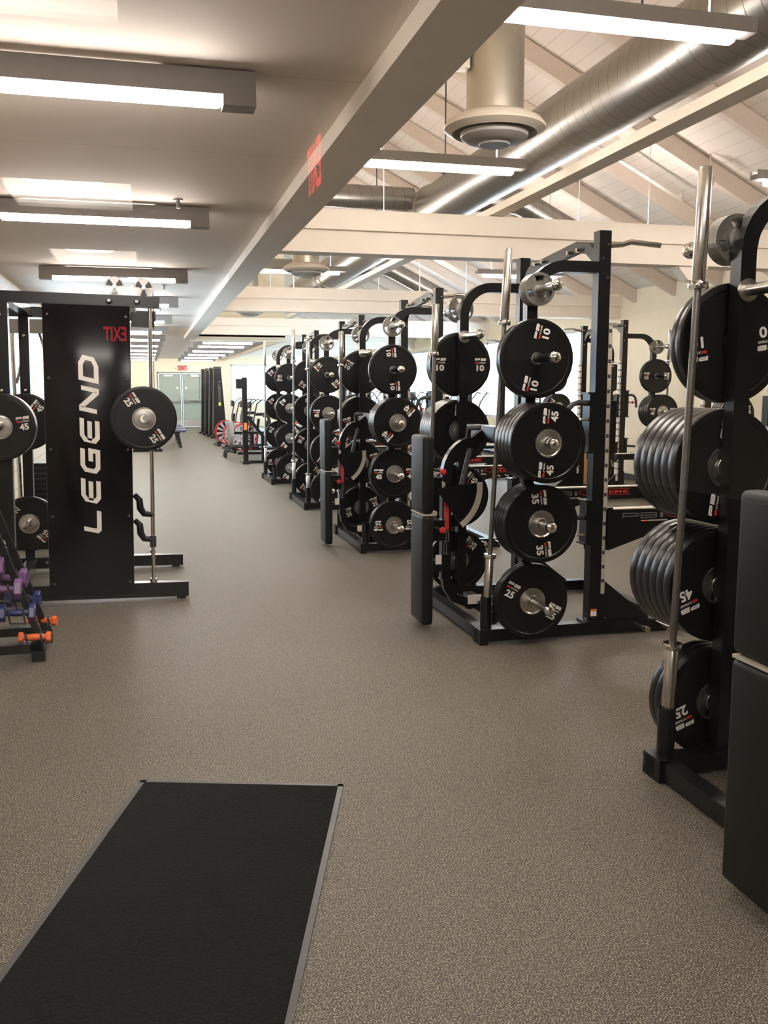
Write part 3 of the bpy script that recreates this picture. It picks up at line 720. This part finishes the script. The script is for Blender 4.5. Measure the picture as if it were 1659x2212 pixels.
# sloping roof
def rz(x): return 3.10+.485*(XR-x)
st('ceiling_slope', M['roof'], lambda b: b.prism([(.9, rz(.9)), (XR+.3, rz(XR+.3)), (XR+.3, rz(XR+.3)+.1), (.9, rz(.9)+.1)], YG-.1, YF+.1))
y = 3.4; i = 8
while y < 37:
    st('trim_%d' % i, M['rafter'], lambda b: b.prism([(.95, rz(.95)-.01), (XR, rz(XR)-.01), (XR, rz(XR)-.21), (.95, rz(.95)-.21)], y-.045, y+.045)); y += 1.15; i += 1
b = MB(); b.prism([(4.98, 2.67), (5.32, 2.67), (5.18, 2.54), (5.10, 2.54)], 8.05, 8.19); tag(b.build('beam_bracket', M['beam']), 'small triangular bracket under the nearest cross beam at right', 'bracket')
# end wall of the vault with soffit
st('wall_soffit', M['wall'], lambda b: (b.b2((.99, 21.5, 2.60), (3.15, 21.62, 6.4)), b.b2((3.03, 21.62, 2.60), (3.15, YF, 5.5))))
st('trim_50', M['beam'], lambda b: b.b2((.99, 21.44, 2.57), (3.18, 21.64, 2.61)))
# right wall with windows
W0, W1, WZ0, WZ1 = 15.3, 37.2, .85, 2.58
st('wall_right', M['wall'], lambda b: (b.b2((XR, -13, 0), (XR+.15, W0, 3.3)), b.b2((XR, W0, 0), (XR+.15, YF, WZ0)), b.b2((XR, W0, WZ1), (XR+.15, YF, 3.3)), b.b2((XR, W1, WZ0), (XR+.15, YF, WZ1)),
                                    b.b2((XR-.12, 14.75, 0), (XR, 15.2, 3.1))))
st('baseboard_right', M['socket'], lambda b: b.b2((XR-.015, YG, 0), (XR, YF, .1)))
yy = W0; n = 1
while yy < W1-.1:
    y1 = min(yy+2.6, W1)
    w = structure(empty('window_%d' % n)); n += 1
    b = MB(); 
    for a, c in (((XR+.02, yy, WZ0), (XR+.1, yy+.06, WZ1)), ((XR+.02, yy, WZ0), (XR+.1, y1, WZ0+.05)), ((XR+.02, yy, WZ1-.05), (XR+.1, y1, WZ1))): b.b2(a, c)
    b.build('window_frame', M['white_trim'], w)
    quad('pane', ((XR+.055, yy+.05, WZ0+.04), (XR+.055, y1, WZ0+.04), (XR+.055, y1, WZ1-.04), (XR+.055, yy+.05, WZ1-.04)), M['glass'], w)
    yy += 2.6
# left wall with windows
st('wall_left', M['block'], lambda b: (b.b2((XL-.15, YG, 0), (XL, YF, 1.0)), b.b2((XL-.15, YG, 1.0), (XL, 10.6, CZ)), b.b2((XL-.15, 12.6, 1.0), (XL, 13.0, CZ)), b.b2((XL-.15, 17, 1.0), (XL, YF, CZ)), b.b2((XL-.15, 10.6, 2.55), (XL, 17, CZ))))
st('trim_51', M['white_trim'], lambda b: (b.b2((XL, 9.4, 2.45), (XL+.06, 17.2, 2.60))))
for a, c in ((10.6, 12.6), (13.0, 17.0)):
    w = structure(empty('window_%d' % n)); n += 1
    b = MB(); yy = a
    while yy < c+.01: b.b2((XL-.1, yy-.02, 1.0), (XL-.04, yy+.02, 2.55)); yy += 1.0
    for z in (1.0, 1.4, 1.8, 2.2, 2.52): b.b2((XL-.09, a, z), (XL-.05, c, z+.025))
    b.build('window_frame', M['white_trim'], w)
    quad('pane', ((XL-.07, a, 1.0), (XL-.07, c, 1.0), (XL-.07, c, 2.55), (XL-.07, a, 2.55)), M['glass'], w)
# far wall, door, far window
FX0, FX1, FZ0, FZ1 = 3.28, 6.9, .91, 2.46
st('wall_back', M['wall'], lambda b: (b.b2((XL-.2, YF, 0), (.40, YF+.15, 6.8)), b.b2((2.29, YF, 0), (FX0, YF+.15, 6.8)), b.b2((.40, YF, 2.16), (2.29, YF+.15, 6.8)),
                                   b.b2((FX0, YF, 0), (FX1, YF+.15, FZ0)), b.b2((FX0, YF, FZ1), (FX1, YF+.15, 6.8)), b.b2((FX1, YF, 0), (XR+.15, YF+.15, 6.8))))
w = structure(empty('window_%d' % n)); n += 1
b = MB()
for a, c in (((FX0, YF+.03, FZ0), (FX0+.05, YF+.1, FZ1)), ((FX1-.05, YF+.03, FZ0), (FX1, YF+.1, FZ1)), ((FX0, YF+.03, FZ0), (FX1, YF+.1, FZ0+.05)), ((FX0, YF+.03, FZ1-.05), (FX1, YF+.1, FZ1)), ((5.1, YF+.03, FZ0), (5.15, YF+.1, FZ1))): b.b2(a, c)
b.build('window_frame', M['white_trim'], w)
quad('pane', ((FX0, YF+.06, FZ0), (FX1, YF+.06, FZ0), (FX1, YF+.06, FZ1), (FX0, YF+.06, FZ1)), M['glass'], w)
d = structure(empty('door_1', (1.345, YF, 0)))
part('door_frame', M['doorframe'], lambda b: (b.b2((-.945, -.03, 0), (-.885, .14, 2.16)), b.b2((.885, -.03, 0), (.945, .14, 2.16)), b.b2((-.945, -.03, 2.10), (.945, .14, 2.16)), b.b2((-.03, -.02, 0), (.03, .1, 2.10))), d)
for s in (-1, 1):
    lf = part('door_leaf', M['door'], lambda b: b.b2((s*.035, .02, .01), (s*.88, .07, 2.095)), d)
    part('kick_plate', M['hub'], lambda b: b.b2((s*.06, .012, .02), (s*.86, .02, .27)), lf)
    part('push_bar', M['chrome'], lambda b: (b.b2((s*.08, -.06, .98), (s*.84, -.02, 1.04)), b.b2((s*.08, -.02, .96), (s*.16, .02, 1.06)), b.b2((s*.76, -.02, .96), (s*.84, .02, 1.06))), lf)
    part('door_closer', M['hub'], lambda b: b.b2((s*.35, -.05, 1.98), (s*.68, .02, 2.05)), lf)
    part('notice_card', M['white'], lambda b: b.b2((s*.13, .015, 1.50), (s*.21, .02, 1.57)), lf)
EX = font_text('EXIT', .02)
def exit_sign(loc, rz_, w, h, lab, lit, backing):
    r = empty('exit_sign', loc, rz_); tag(r, lab, 'exit sign')
    b = MB(); b.b2((-w/2-.03, 0, -h/2-.03), (w/2+.03, .05, h/2+.03)); b.build('sign_box', backing, r)
    L = MB(); L.add_text(EX, lambda p, q: (p*w, -.002, q*h), lit); L.build('lettering', None, r); return r
es = exit_sign((1.40, YF-.06, 2.32), 0, .30, .15, 'small red exit sign above the green double doors', M['exit_red'], simple('pink_sign_face', (.75, .30, .27), .5))
part('emergency_lamp', M['white'], lambda b: (b.rbox((-.26, .02, 0), (.08, .08, .08), .02), b.rbox((.26, .02, 0), (.08, .08, .08), .02), b.tube([(-.26, .03, 0), (.26, .03, 0)], .01, n=8)), es)

# ------------------------------------------------------------ glass front and the lobby behind it (seen as reflections)
gw = structure(empty('window_front'))
b = MB(); b.bm.faces.new([b.bm.verts.new(p) for p in ((-3.1, YG, .0), (8.9, YG, .0), (8.9, YG, 2.98), (-3.1, YG, 2.98))]); b.build('pane', M['glass'], gw)
M['lobby_wall'] = simple('lobby_wall_paint', (.12, .105, .085), .8)
st('wall_lobby', M['lobby_wall'], lambda b: (b.b2((-3.2, -13, 0), (9, -12.8, 3.0)), b.b2((-3.2, -13, 0), (-3.05, YG, 3.0)), b.b2((-3.05, YG-.02, 2.7), (XL, YG+.1, 3.1)), b.b2((XL-.15, YG, CZ), (9, YG+.1, 6.8)), b.b2((-3.2, YG+.02, 0), (XL-.05, YG+.2, 3))))
lob = simple('lobby_dark_panel', (.05, .045, .04), .7)
st('trim_60', lob, lambda b: (b.b2((-3.0, -12.8, 0), (9, -12.76, 1.98)),))
# coffers: lobby ceiling is 2.70, with recesses
cof_y = [-1.93, -5.25, -8.02, -11.0]
b = MB(); ys = [-12.8]
for cy in reversed(cof_y): ys += [cy-.42, cy+.42]
ys.append(YG-.02)
for a, c in zip(ys[0::2], ys[1::2]): b.b2((-3.05, a, 2.70), (8.9, c, 2.72))
for cy in cof_y:
    b.b2((-3.05, cy-.42, 2.70), (-.78, cy+.42, 2.72)); b.b2((-.05, cy-.42, 2.70), (8.9, cy+.42, 2.72))
structure(b.build('ceiling_lobby', simple('lobby_ceiling_paint', (.16, .15, .14), .8)))
for i, cy in enumerate(cof_y):
    r = empty('recessed_light', (-.415, cy, 2.7)); tag(r, 'bright recessed ceiling light mirrored in the entrance glass, %s row' % WORD[i+1], 'ceiling light', 'lobby lights mirrored in the glass')
    part('recess', M['white'], lambda b: (b.b2((-.385, -.44, .021), (-.365, .44, .22)), b.b2((.365, -.44, .021), (.385, .44, .22)), b.b2((-.365, -.44, .021), (.365, -.42, .22)), b.b2((-.365, .42, .021), (.365, .44, .22)), b.b2((-.365, -.42, .21), (.365, .42, .23))), r)
    part('lamp_disc', M['lobby_lamp'], lambda b: b.lathe([(0, .07), (.22, .07), (.24, .09), (.24, .14), (0, .14)], (-.05, -.05, 0), 'Z', 28), r)
exit_sign((-.41, -12.70, 2.27), PI, .31, .20, 'red EXIT letters mirrored in the glass over the LEGEND panel', M['exit_lobby'], lob)
exit_sign((.54, -2.0, 2.20), -PI/2, .24, .15, 'red EXIT letters mirrored in the glass over the long beam', emis('beam_exit_letters', (1., .06, .06), 3.5), M['glass'])

# ------------------------------------------------------------ lights
def pendant_proto():
    r = empty('pendant_light')
    b = MB(); b.b2((-.63, -.04, -.01), (.63, .04, .025)); b.b2((-.63, -.045, -.01), (.63, -.036, .055)); b.b2((-.63, .036, -.01), (.63, .045, .055)); b.build('housing', M['housing'], r)
    t = MB(); t.rbox((0, 0, -.03), (1.09, .06, .045), .020, seg=3); t.build('light_tube', M['tube_hi'], r)
    u = MB(); u.b2((-.55, -.03, .026), (.55, .03, .030)); u.build('uplight_slot', M['uplight_hi'], r)
    r.location = (0, 0, -50); return r
def light_proto(up=True):
    r = empty('ceiling_light')
    b = MB(); b.b2((-.70, -.045, 0), (.70, .045, .075)); b.b2((-.578, -.045, -.012), (.578, -.034, 0)); b.b2((-.578, .034, -.012), (.578, .045, 0)); b.b2((-.70, -.05, -.05), (-.578, .05, 0)); b.b2((.578, -.05, -.05), (.70, .05, 0)); b.build('housing', M['housing'], r)
    t = MB(); t.rbox((0, 0, -.026), (1.154, .062, .05), .022, seg=3); t.build('light_tube', M['tube'], r)
    u = MB(); u.b2((-.45, -.02, .076), (.35, .02, .080)); u.build('uplight_slot', M['uplight'], r)
    r.location = (0, 0, -50); return r
LP = {False: light_proto(), True: pendant_proto()}; used = []
def place_light(x, y, z, lab, name, cat, group, cords=None, w=1.):
    p = bool(cords); o = LP[p] if p not in used else dup(LP[p]); used.append(p); o.name = name; o.location = (x, y, z); tag(o, lab, cat, group)
    return o
LY = [.75, 3.66, 6.33, 9.6, 12.44, 15.48, 18.33, 21.25, 24.2, 27.2, 30.1, 33.0, 36.0]
for i, y in enumerate(LY):
    place_light(-.267, y, 2.597, 'linear tube light on the low ceiling, left bank, row %s from the entrance' % (WORD+['ninth', 'tenth', 'eleventh', 'twelfth'])[i] if i else 'linear tube light above the entrance mat',
                'ceiling_light', 'ceiling light', 'left bank of linear lights')
for i, y in enumerate([22.2, 24.2, 27.2, 30.1, 33.0, 36.0]):
    place_light(1.885, y, 2.597, 'linear tube light on the far low ceiling, right bank, %s row' % WORD[i+1], 'ceiling_light', 'ceiling light', 'far right bank of linear lights')
PL = [(2.0, .9), (2.0, 3.75), (2.02, 6.32), (1.99, 9.4), (1.99, 12.24), (1.99, 15.4), (1.99, 18.3), (5.05, 3.6), (5.05, 6.17), (5.0, 9.4), (5.0, 12.0), (5.0, 15.4), (5.0, 18.3)]
for i, (x, y) in enumerate(PL):
    col = 'inner' if x < 3 else 'outer'; row = [p for p in PL if (p[0] < 3) == (x < 3)].index((x, y))
    place_light(x, y, 3.05, 'hanging linear tube light under the sloped roof, %s column, row %s' % (col, ['one', 'two', 'three', 'four', 'five', 'six', 'seven', 'eight', 'nine'][row]), 'pendant_light', 'pendant light', 'hanging linear lights', True)

for o in [q for q in C.objects if q.get('category') == 'pendant light']:
    for cx in (-.42, .42):
        b = MB(); b.tube([(cx, 0, .034), (cx, 0, rz(o.location.x+cx)-o.location.z-.01)], .004, n=6); b.build('hanging_cord', M['white'], o)
# ------------------------------------------------------------ ducts and diffusers
for i, y in enumerate((5.0, 11.25, 17.5)):
    r = empty('air_diffuser', (1.915, y, 0)); tag(r, ['nearest', 'middle', 'farthest'][i]+' round air diffuser hanging below a vertical duct', 'air diffuser', 'round ceiling diffusers')
    part('drop_duct', M['duct_plain'], lambda b: b.lathe([(.158, 3.0), (.158, 3.62), (.162, 3.625), (.162, 3.645), (.158, 3.65), (.158, rz(1.9)-.1)], axis='Z', n=32), r)
    part('flared_ring', simple('diffuser_ring_paint', (.50, .45, .38), .4) if i == 0 else bpy.data.materials['diffuser_ring_paint'],
         lambda b: b.lathe([(.158, 3.0), (.20, 2.995), (.262, 2.965), (.283, 2.935), (.280, 2.925), (.255, 2.91), (.235, 2.90), (.23, 2.93), (.15, 2.97)], axis='Z', n=40), r)
    part('inner_cone', M['housing'], lambda b: (b.lathe([(.19, 2.905), (.185, 2.88), (.15, 2.858), (.10, 2.85), (0, 2.848)], axis='Z', n=32), b.lathe([(.05, 2.97), (.19, 2.905)], axis='Z', n=32), b.lathe([(.09, 2.853), (.085, 2.838), (0, 2.836)], axis='Z', n=24)), r)
    if i == 0: part('damper_box', M['alu'], lambda b: (b.b2((-.235, -.05, 3.22), (-.165, .03, 3.38)), b.tube([(-.26, -.01, 3.30), (-.22, -.01, 3.30)], .008, n=8), b.tube([(-.215, -.01, 3.38), (-.225, -.01, 3.60)], .009, n=8)), r)
DX, DZ, DR = 3.28, 3.56, .25
def duct(name, pts, r, mat, lab):
    b = MB(); b.tube(pts, r, n=32); o = b.build(name, mat); tag(o, lab, 'duct', 'galvanised spiral ducts'); return o
main_duct = duct('spiral_duct', [(DX, YG+.15, DZ), (DX, 20.9, DZ)], DR, M['duct_y'], 'large spiral duct running lengthwise under the sloped roof')
for i, y in enumerate((10.6, 16.8)):
    duct('spiral_duct', [(1.05, y, DZ+.12), (DX-.22, y, DZ+.12)], .13, M['duct_x'], 'horizontal branch duct left of the large duct, %s bay' % ('near' if i == 0 else 'far'))
    duct('spiral_duct', [(DX+.22, y, DZ+.16), (4.3, y, DZ+.16)]+[(4.3+.4*math.sin(a), y, DZ-.24+.4*math.cos(a)) for a in (.15, .3, .452)]+[(5.6, y, DZ+.12-.485*1.13)], .15, M['duct_x'], 'bent branch duct falling right from the large duct, %s bay' % ('near' if i == 0 else 'far'))
    for yb in (y-.2, y+.17):
        b = MB(); b.sector(DR-.002, DR+.02, 0, 2*PI, yb, yb+.03, 32, (DX, DZ)); b.build('joint_band', M['duct_plain'], main_duct)
for i, y in enumerate((3.2, 5.6, 9.6, 12.6)):
    b = MB(); b.tube([(DX-.15, y, DZ+.21), (DX-.15, y, rz(DX-.15)-.01)], .008, n=8); b.b2((DX-.175, y-.02, DZ+.19), (DX-.125, y+.02, DZ+.27))
    tag(b.build('duct_hanger', M['socket']), 'thin hanging rod holding the large duct, %s from the entrance' % WORD[i+1], 'duct hanger', 'rods holding the large duct')
# conduit light line and spotlight on the slope
b = MB(); x0, x1 = 4.9, 6.05; b.tube([(x0, 9.75, rz(x0)-.27), (x1, 9.75, rz(x1)-.27)], .022, n=10); b.tube([(x1-.03, 9.75, rz(x1)-.27), (x1-.03, 9.75, rz(x1)-.2)], .02, n=8)
tag(b.build('conduit', M['white']), 'white conduit tube running down the sloped roof', 'conduit')
b = MB(); b.lathe([(0, 0), (.045, 0), (.05, .05), (.04, .10), (0, .10)], (5.9, 9.0, rz(5.9)-.34), 'Z', 16); b.tube([(5.9, 9.0, rz(5.9)-.25), (5.9, 9.0, rz(5.9)-.01)], .01, n=8)
tag(b.build('spotlight', M['chrome']), 'small round spotlight under the sloped roof beside the conduit', 'spotlight')
for i, y in enumerate((6.1, 11.0, 14.0)):
    b = MB(); b.lathe([(0, 0), (.012, 0), (.012, .045), (.03, .047), (.03, .055), (0, .055)], (.23, y, 2.625), 'Z', 12)
    tag(b.build('ceiling_sprinkler', M['housing']), 'small sprinkler head under the low ceiling, %s from the entrance' % WORD[i+1], 'sprinkler', 'ceiling sprinklers')

# ------------------------------------------------------------ far equipment
def flat_bench():
    r = empty('flat_bench'); part('seat_pad', M['bench_sheen'], lambda b: b.rbox((0, 0, .43), (1.1, .28, .075), .025), r)
    for x in (-.4, .4):
        part('leg', M['black'], lambda b: (b.tube([(x*.85, 0, .40), (x, 0, .06)], .028, square=True), b.b2((x-.03, -.22, 0), (x+.03, .22, .06))), r)
    part('spine', M['black'], lambda b: b.b2((-.4, -.03, .36), (.4, .03, .40)), r); return r
fb = flat_bench()
for i, y in enumerate((24.3, 25.3, 26.4, 27.5)):
    o = fb if i == 0 else dup(fb); o.location = (.40, y, 0); tag(o, 'black flat bench with blue sheen left of the far aisle, %s from the camera' % WORD[i+1], 'bench', 'flat benches by the far aisle')
r = empty('folding_stand', (.08, 22.8, 0)); tag(r, 'low black angled stand on the floor in front of the flat benches', 'stand')
part('base_rail', M['black'], lambda b: b.b2((-.45, -.04, 0), (.24, .04, .06)), r)
part('strut', M['black'], lambda b: (b.tube([(.18, 0, .06), (.10, 0, .42)], .02, square=True), b.tube([(-.15, 0, .06), (.10, 0, .42)], .02, square=True)), r)
def ski():
    r = empty('ski_machine')
    part('tower', M['black'], lambda b: b.prism([(-.22, .06), (.20, .06), (.06, 2.10), (-.16, 2.10)], -.17, .17), r)
    part('flywheel_cap', M['socket'], lambda b: b.rbox((-.05, 0, 2.12), (.24, .36, .10), .03), r)
    part('floor_base', M['black'], lambda b: (b.b2((-.30, -.3, 0), (.45, -.22, .05)), b.b2((-.30, .22, 0), (.45, .3, .05)), b.b2((-.3, -.3, 0), (-.22, .3, .06))), r)
    part('pull_cord', M['socket'], lambda b: b.tube([(-.23, -.18, 1.98), (-.26, -.19, 1.15)], .008, n=6), r)
    T = font_text('CONCEPT 2', .02)
    L = MB(); L.add_text(T, lambda p, q: (.00-q*.07, -.1712, 1.43+p*.62), M['outline']); L.add_text(RECT, lambda p, q: (.0+p*.07, -.1712, 1.04+q*.10), M['yellow']); L.build('tower_lettering', None, r)
    return r
sk = ski()
for i, (x, y) in enumerate(((2.15, 28.8), (2.1, 29.9), (2.04, 31.0), (1.98, 32.1))):
    o = sk if i == 0 else dup(sk); o.location = (x, y, 0); tag(o, 'tall black ski trainer tower beside the far doors, %s from the camera' % WORD[i+1], 'ski trainer', 'ski trainers by the doors')
bx_ = MB(); bx_.rbox((6.75, 13.4, .38), (.5, .5, .76), .006, seg=1); tag(bx_.build('plyometric_box', M['wood']), 'light plywood jump box standing between the two right-hand racks', 'jump box')
def fan_bike():
    r = empty('fan_bike')
    part('fan_ring', M['red'], lambda b: (b.sector(.30, .32, 0, 2*PI, -.09, -.075, 32, (-.32, .36)), b.sector(.30, .32, 0, 2*PI, .075, .09, 32, (-.32, .36))), r)
    b = MB()
    for k in range(12):
        a = k*PI/6; b.sector(.05, .295, a, a+.24, -.07, -.062, 3, (-.32, .36))
    b.lathe([(0, -.08), (.06, -.075), (.06, .075), (0, .08)], (-.32, 0, .36), n=16); b.build('fan_blades', M['greyfan'], r)
    part('base_frame', M['black'], lambda b: (b.b2((-.62, -.25, 0), (-.55, .25, .06)), b.b2((.45, -.25, 0), (.52, .25, .06)), b.b2((-.6, -.03, .05), (.5, .03, .11)), b.tube([(.2, 0, .1), (.28, 0, .75)], .03, square=True), b.tube([(-.2, 0, .1), (-.12, 0, .85)], .03, square=True)), r)
    part('saddle', M['vinyl'], lambda b: b.rbox((.32, 0, .86), (.28, .24, .07), .03), r)
    for s in (-1, 1):
        part('moving_handle', M['socket'], lambda b: b.tube([(-.15, s*.12, .32), (-.12, s*.24, .8), (-.04, s*.24, 1.15), (.10, s*.22, 1.25), (.18, s*.14, 1.22)], .017, n=10), r)
    part('console', M['black'], lambda b: b.rbox((-.16, 0, 1.12), (.05, .22, .16), .015), r)
    return r
fbk = fan_bike()
for i, (x, y) in enumerate(((2.35, 24.8), (2.45, 23.4), (2.5, 22.0), (3.9, 24.6), (4.0, 22.8))):
    o = fbk if i == 0 else dup(fbk); o.location = (x, y, 0); o.rotation_euler = (0, 0, .15)
    tag(o, 'air bike with red-rimmed fan wheel, %s row, %s' % ('aisle' if x < 3 else 'window', ['rearmost', 'middle', 'nearest', 'rear', 'front'][i]), 'air bike', 'air bikes')
r = empty('rowing_machine', (2.0, 20.6, 0)); tag(r, 'dark machine with grey wheel and curved feet before the air bikes', 'rowing machine')
part('wheel', M['housing'], lambda b: b.lathe([(0, -.28), (.27, -.28), (.29, -.26), (.29, -.20), (.27, -.18), (0, -.18)], (0, 0, .52), 'X', 32), r)
for y in (-.35, .1):
    part('curved_foot', M['black'], lambda b: b.tube([(-.38, y, .0), (-.36, y, .12), (-.30, y, .20), (-.2, y, .24), (.35, y, .24)], .026, n=10), r)
part('rail', M['black'], lambda b: (b.b2((-.1, -.25, .06), (.6, -.15, .12)), b.b2((-.2, -.05, .50), (.5, .05, .56)), b.b2((.2, -.04, .24), (.28, .04, .5))), r)
r = empty('cable_tower', (1.90, 18.7, 0)); tag(r, 'tall narrow black post with box head before the far windows', 'cable tower')
part('post', M['black'], lambda b: b.b2((-.05, -.05, 0), (.05, .05, 1.73)), r)
part('box_head', M['black'], lambda b: b.b2((-.17, -.06, 1.50), (-.045, .04, 1.70)), r)
part('base_foot', M['black'], lambda b: (b.b2((-.08, -.25, 0), (.06, .3, .05)), b.b2((.0, -.05, .0), (.7, .03, .06))), r)
part('diagonal_brace', M['black'], lambda b: (b.tube([(.05, 0, .95), (.35, 0, .55), (.35, 0, .05)], .03, square=True), b.tube([(.60, -.1, .05), (.45, 0, 1.1)], .03, square=True)), r)
part('warning_label', M['sticker'], lambda b: b.b2((-.03, -.052, .68), (.03, -.05, .82)), r)
def trainer():
    r = empty('elliptical_trainer')
    part('base_frame', M['black'], lambda b: (b.b2((-.7, -.3, 0), (-.62, .3, .07)), b.b2((.62, -.3, 0), (.7, .3, .07)), b.b2((-.7, -.04, .05), (.7, .04, .13))), r)
    part('drive_cover', M['socket'], lambda b: b.lathe([(0, -.12), (.30, -.11), (.33, -.08), (.33, .08), (.30, .11), (0, .12)], (-.35, 0, .42), n=24), r)
    part('mast', M['black'], lambda b: b.tube([(-.3, 0, .5), (-.42, 0, 1.45)], .04, n=12), r)
    part('console', M['black'], lambda b: b.rbox((-.40, 0, 1.5), (.08, .34, .24), .02), r)
    for s in (-1, 1):
        part('arm_lever', M['socket'], lambda b: b.tube([(-.3, s*.22, .35), (-.32, s*.27, .95), (-.22, s*.27, 1.4), (-.05, s*.25, 1.62), (.02, s*.2, 1.60)], .019, n=10), r)
        part('foot_pedal', M['rubber'], lambda b: (b.rbox((.25, s*.16, .32+s*.06), (.40, .14, .05), .015), b.tube([(-.3, s*.16, .35), (.6, s*.16, .28+s*.05)], .02, n=8)), r)
    return r
tr = trainer()
for i, (x, y, a) in enumerate(((6.6, 17.6, .1), (6.6, 19.6, .1), (6.6, 21.6, .1), (6.6, 23.8, .1), (6.6, 26.2, .1), (6.6, 28.8, .1), (5.1, 17.8, 2.9), (5.1, 20.2, 2.9), (5.5, 22.8, 2.9))):
    o = tr if i == 0 else dup(tr); o.scale = (.88,)*3; o.location = (x, y, 0); o.rotation_euler = (0, 0, a)
    tag(o, 'dark elliptical trainer silhouetted against the bright windows, %s row, %s' % ('window' if x > 6 else 'inner', WORD[(i if x > 6 else i-6)+1]), 'elliptical trainer', 'cardio machines by the windows')

# ------------------------------------------------------------ daylight
W = bpy.data.worlds.new('sky'); S.world = W; W.use_nodes = True; nt = W.node_tree; nt.nodes.clear()
out = nt.nodes.new('ShaderNodeOutputWorld'); bg = nt.nodes.new('ShaderNodeBackground'); bg.inputs[0].default_value = (.62, .82, 1., 1); bg.inputs[1].default_value = 4.0
nt.links.new(bg.outputs[0], out.inputs[0])

# ------------------------------------------------------------ camera
F, P0 = 1980., 266.
pitch = math.atan(P0/F); yaw = math.atan(512.5/math.hypot(F, P0))
cd = bpy.data.cameras.new('camera'); cam = bpy.data.objects.new('camera', cd); C.objects.link(cam)
cd.sensor_fit = 'VERTICAL'; cd.sensor_height = 36.; cd.lens = F/2212*36.; cd.clip_start = .02; cd.clip_end = 200
cam.location = (0, 0, 1.5); cam.rotation_euler = (PI/2-pitch, 0, -yaw)
S.camera = cam
S.view_settings.view_transform = 'Standard'; S.view_settings.look = 'None'; S.view_settings.exposure = 1.88; S.view_settings.gamma = 1.
S.view_settings.use_curve_mapping = False
cy = S.cycles; cy.use_light_tree = True; cy.max_bounces = 10; cy.diffuse_bounces = 5; cy.glossy_bounces = 4; cy.transparent_max_bounces = 12
cy.use_denoising = True; cy.caustics_reflective = False; cy.caustics_refractive = False; cy.sample_clamp_indirect = 6.
for o in list(bpy.data.objects):
    if 'used' in o: del o['used']
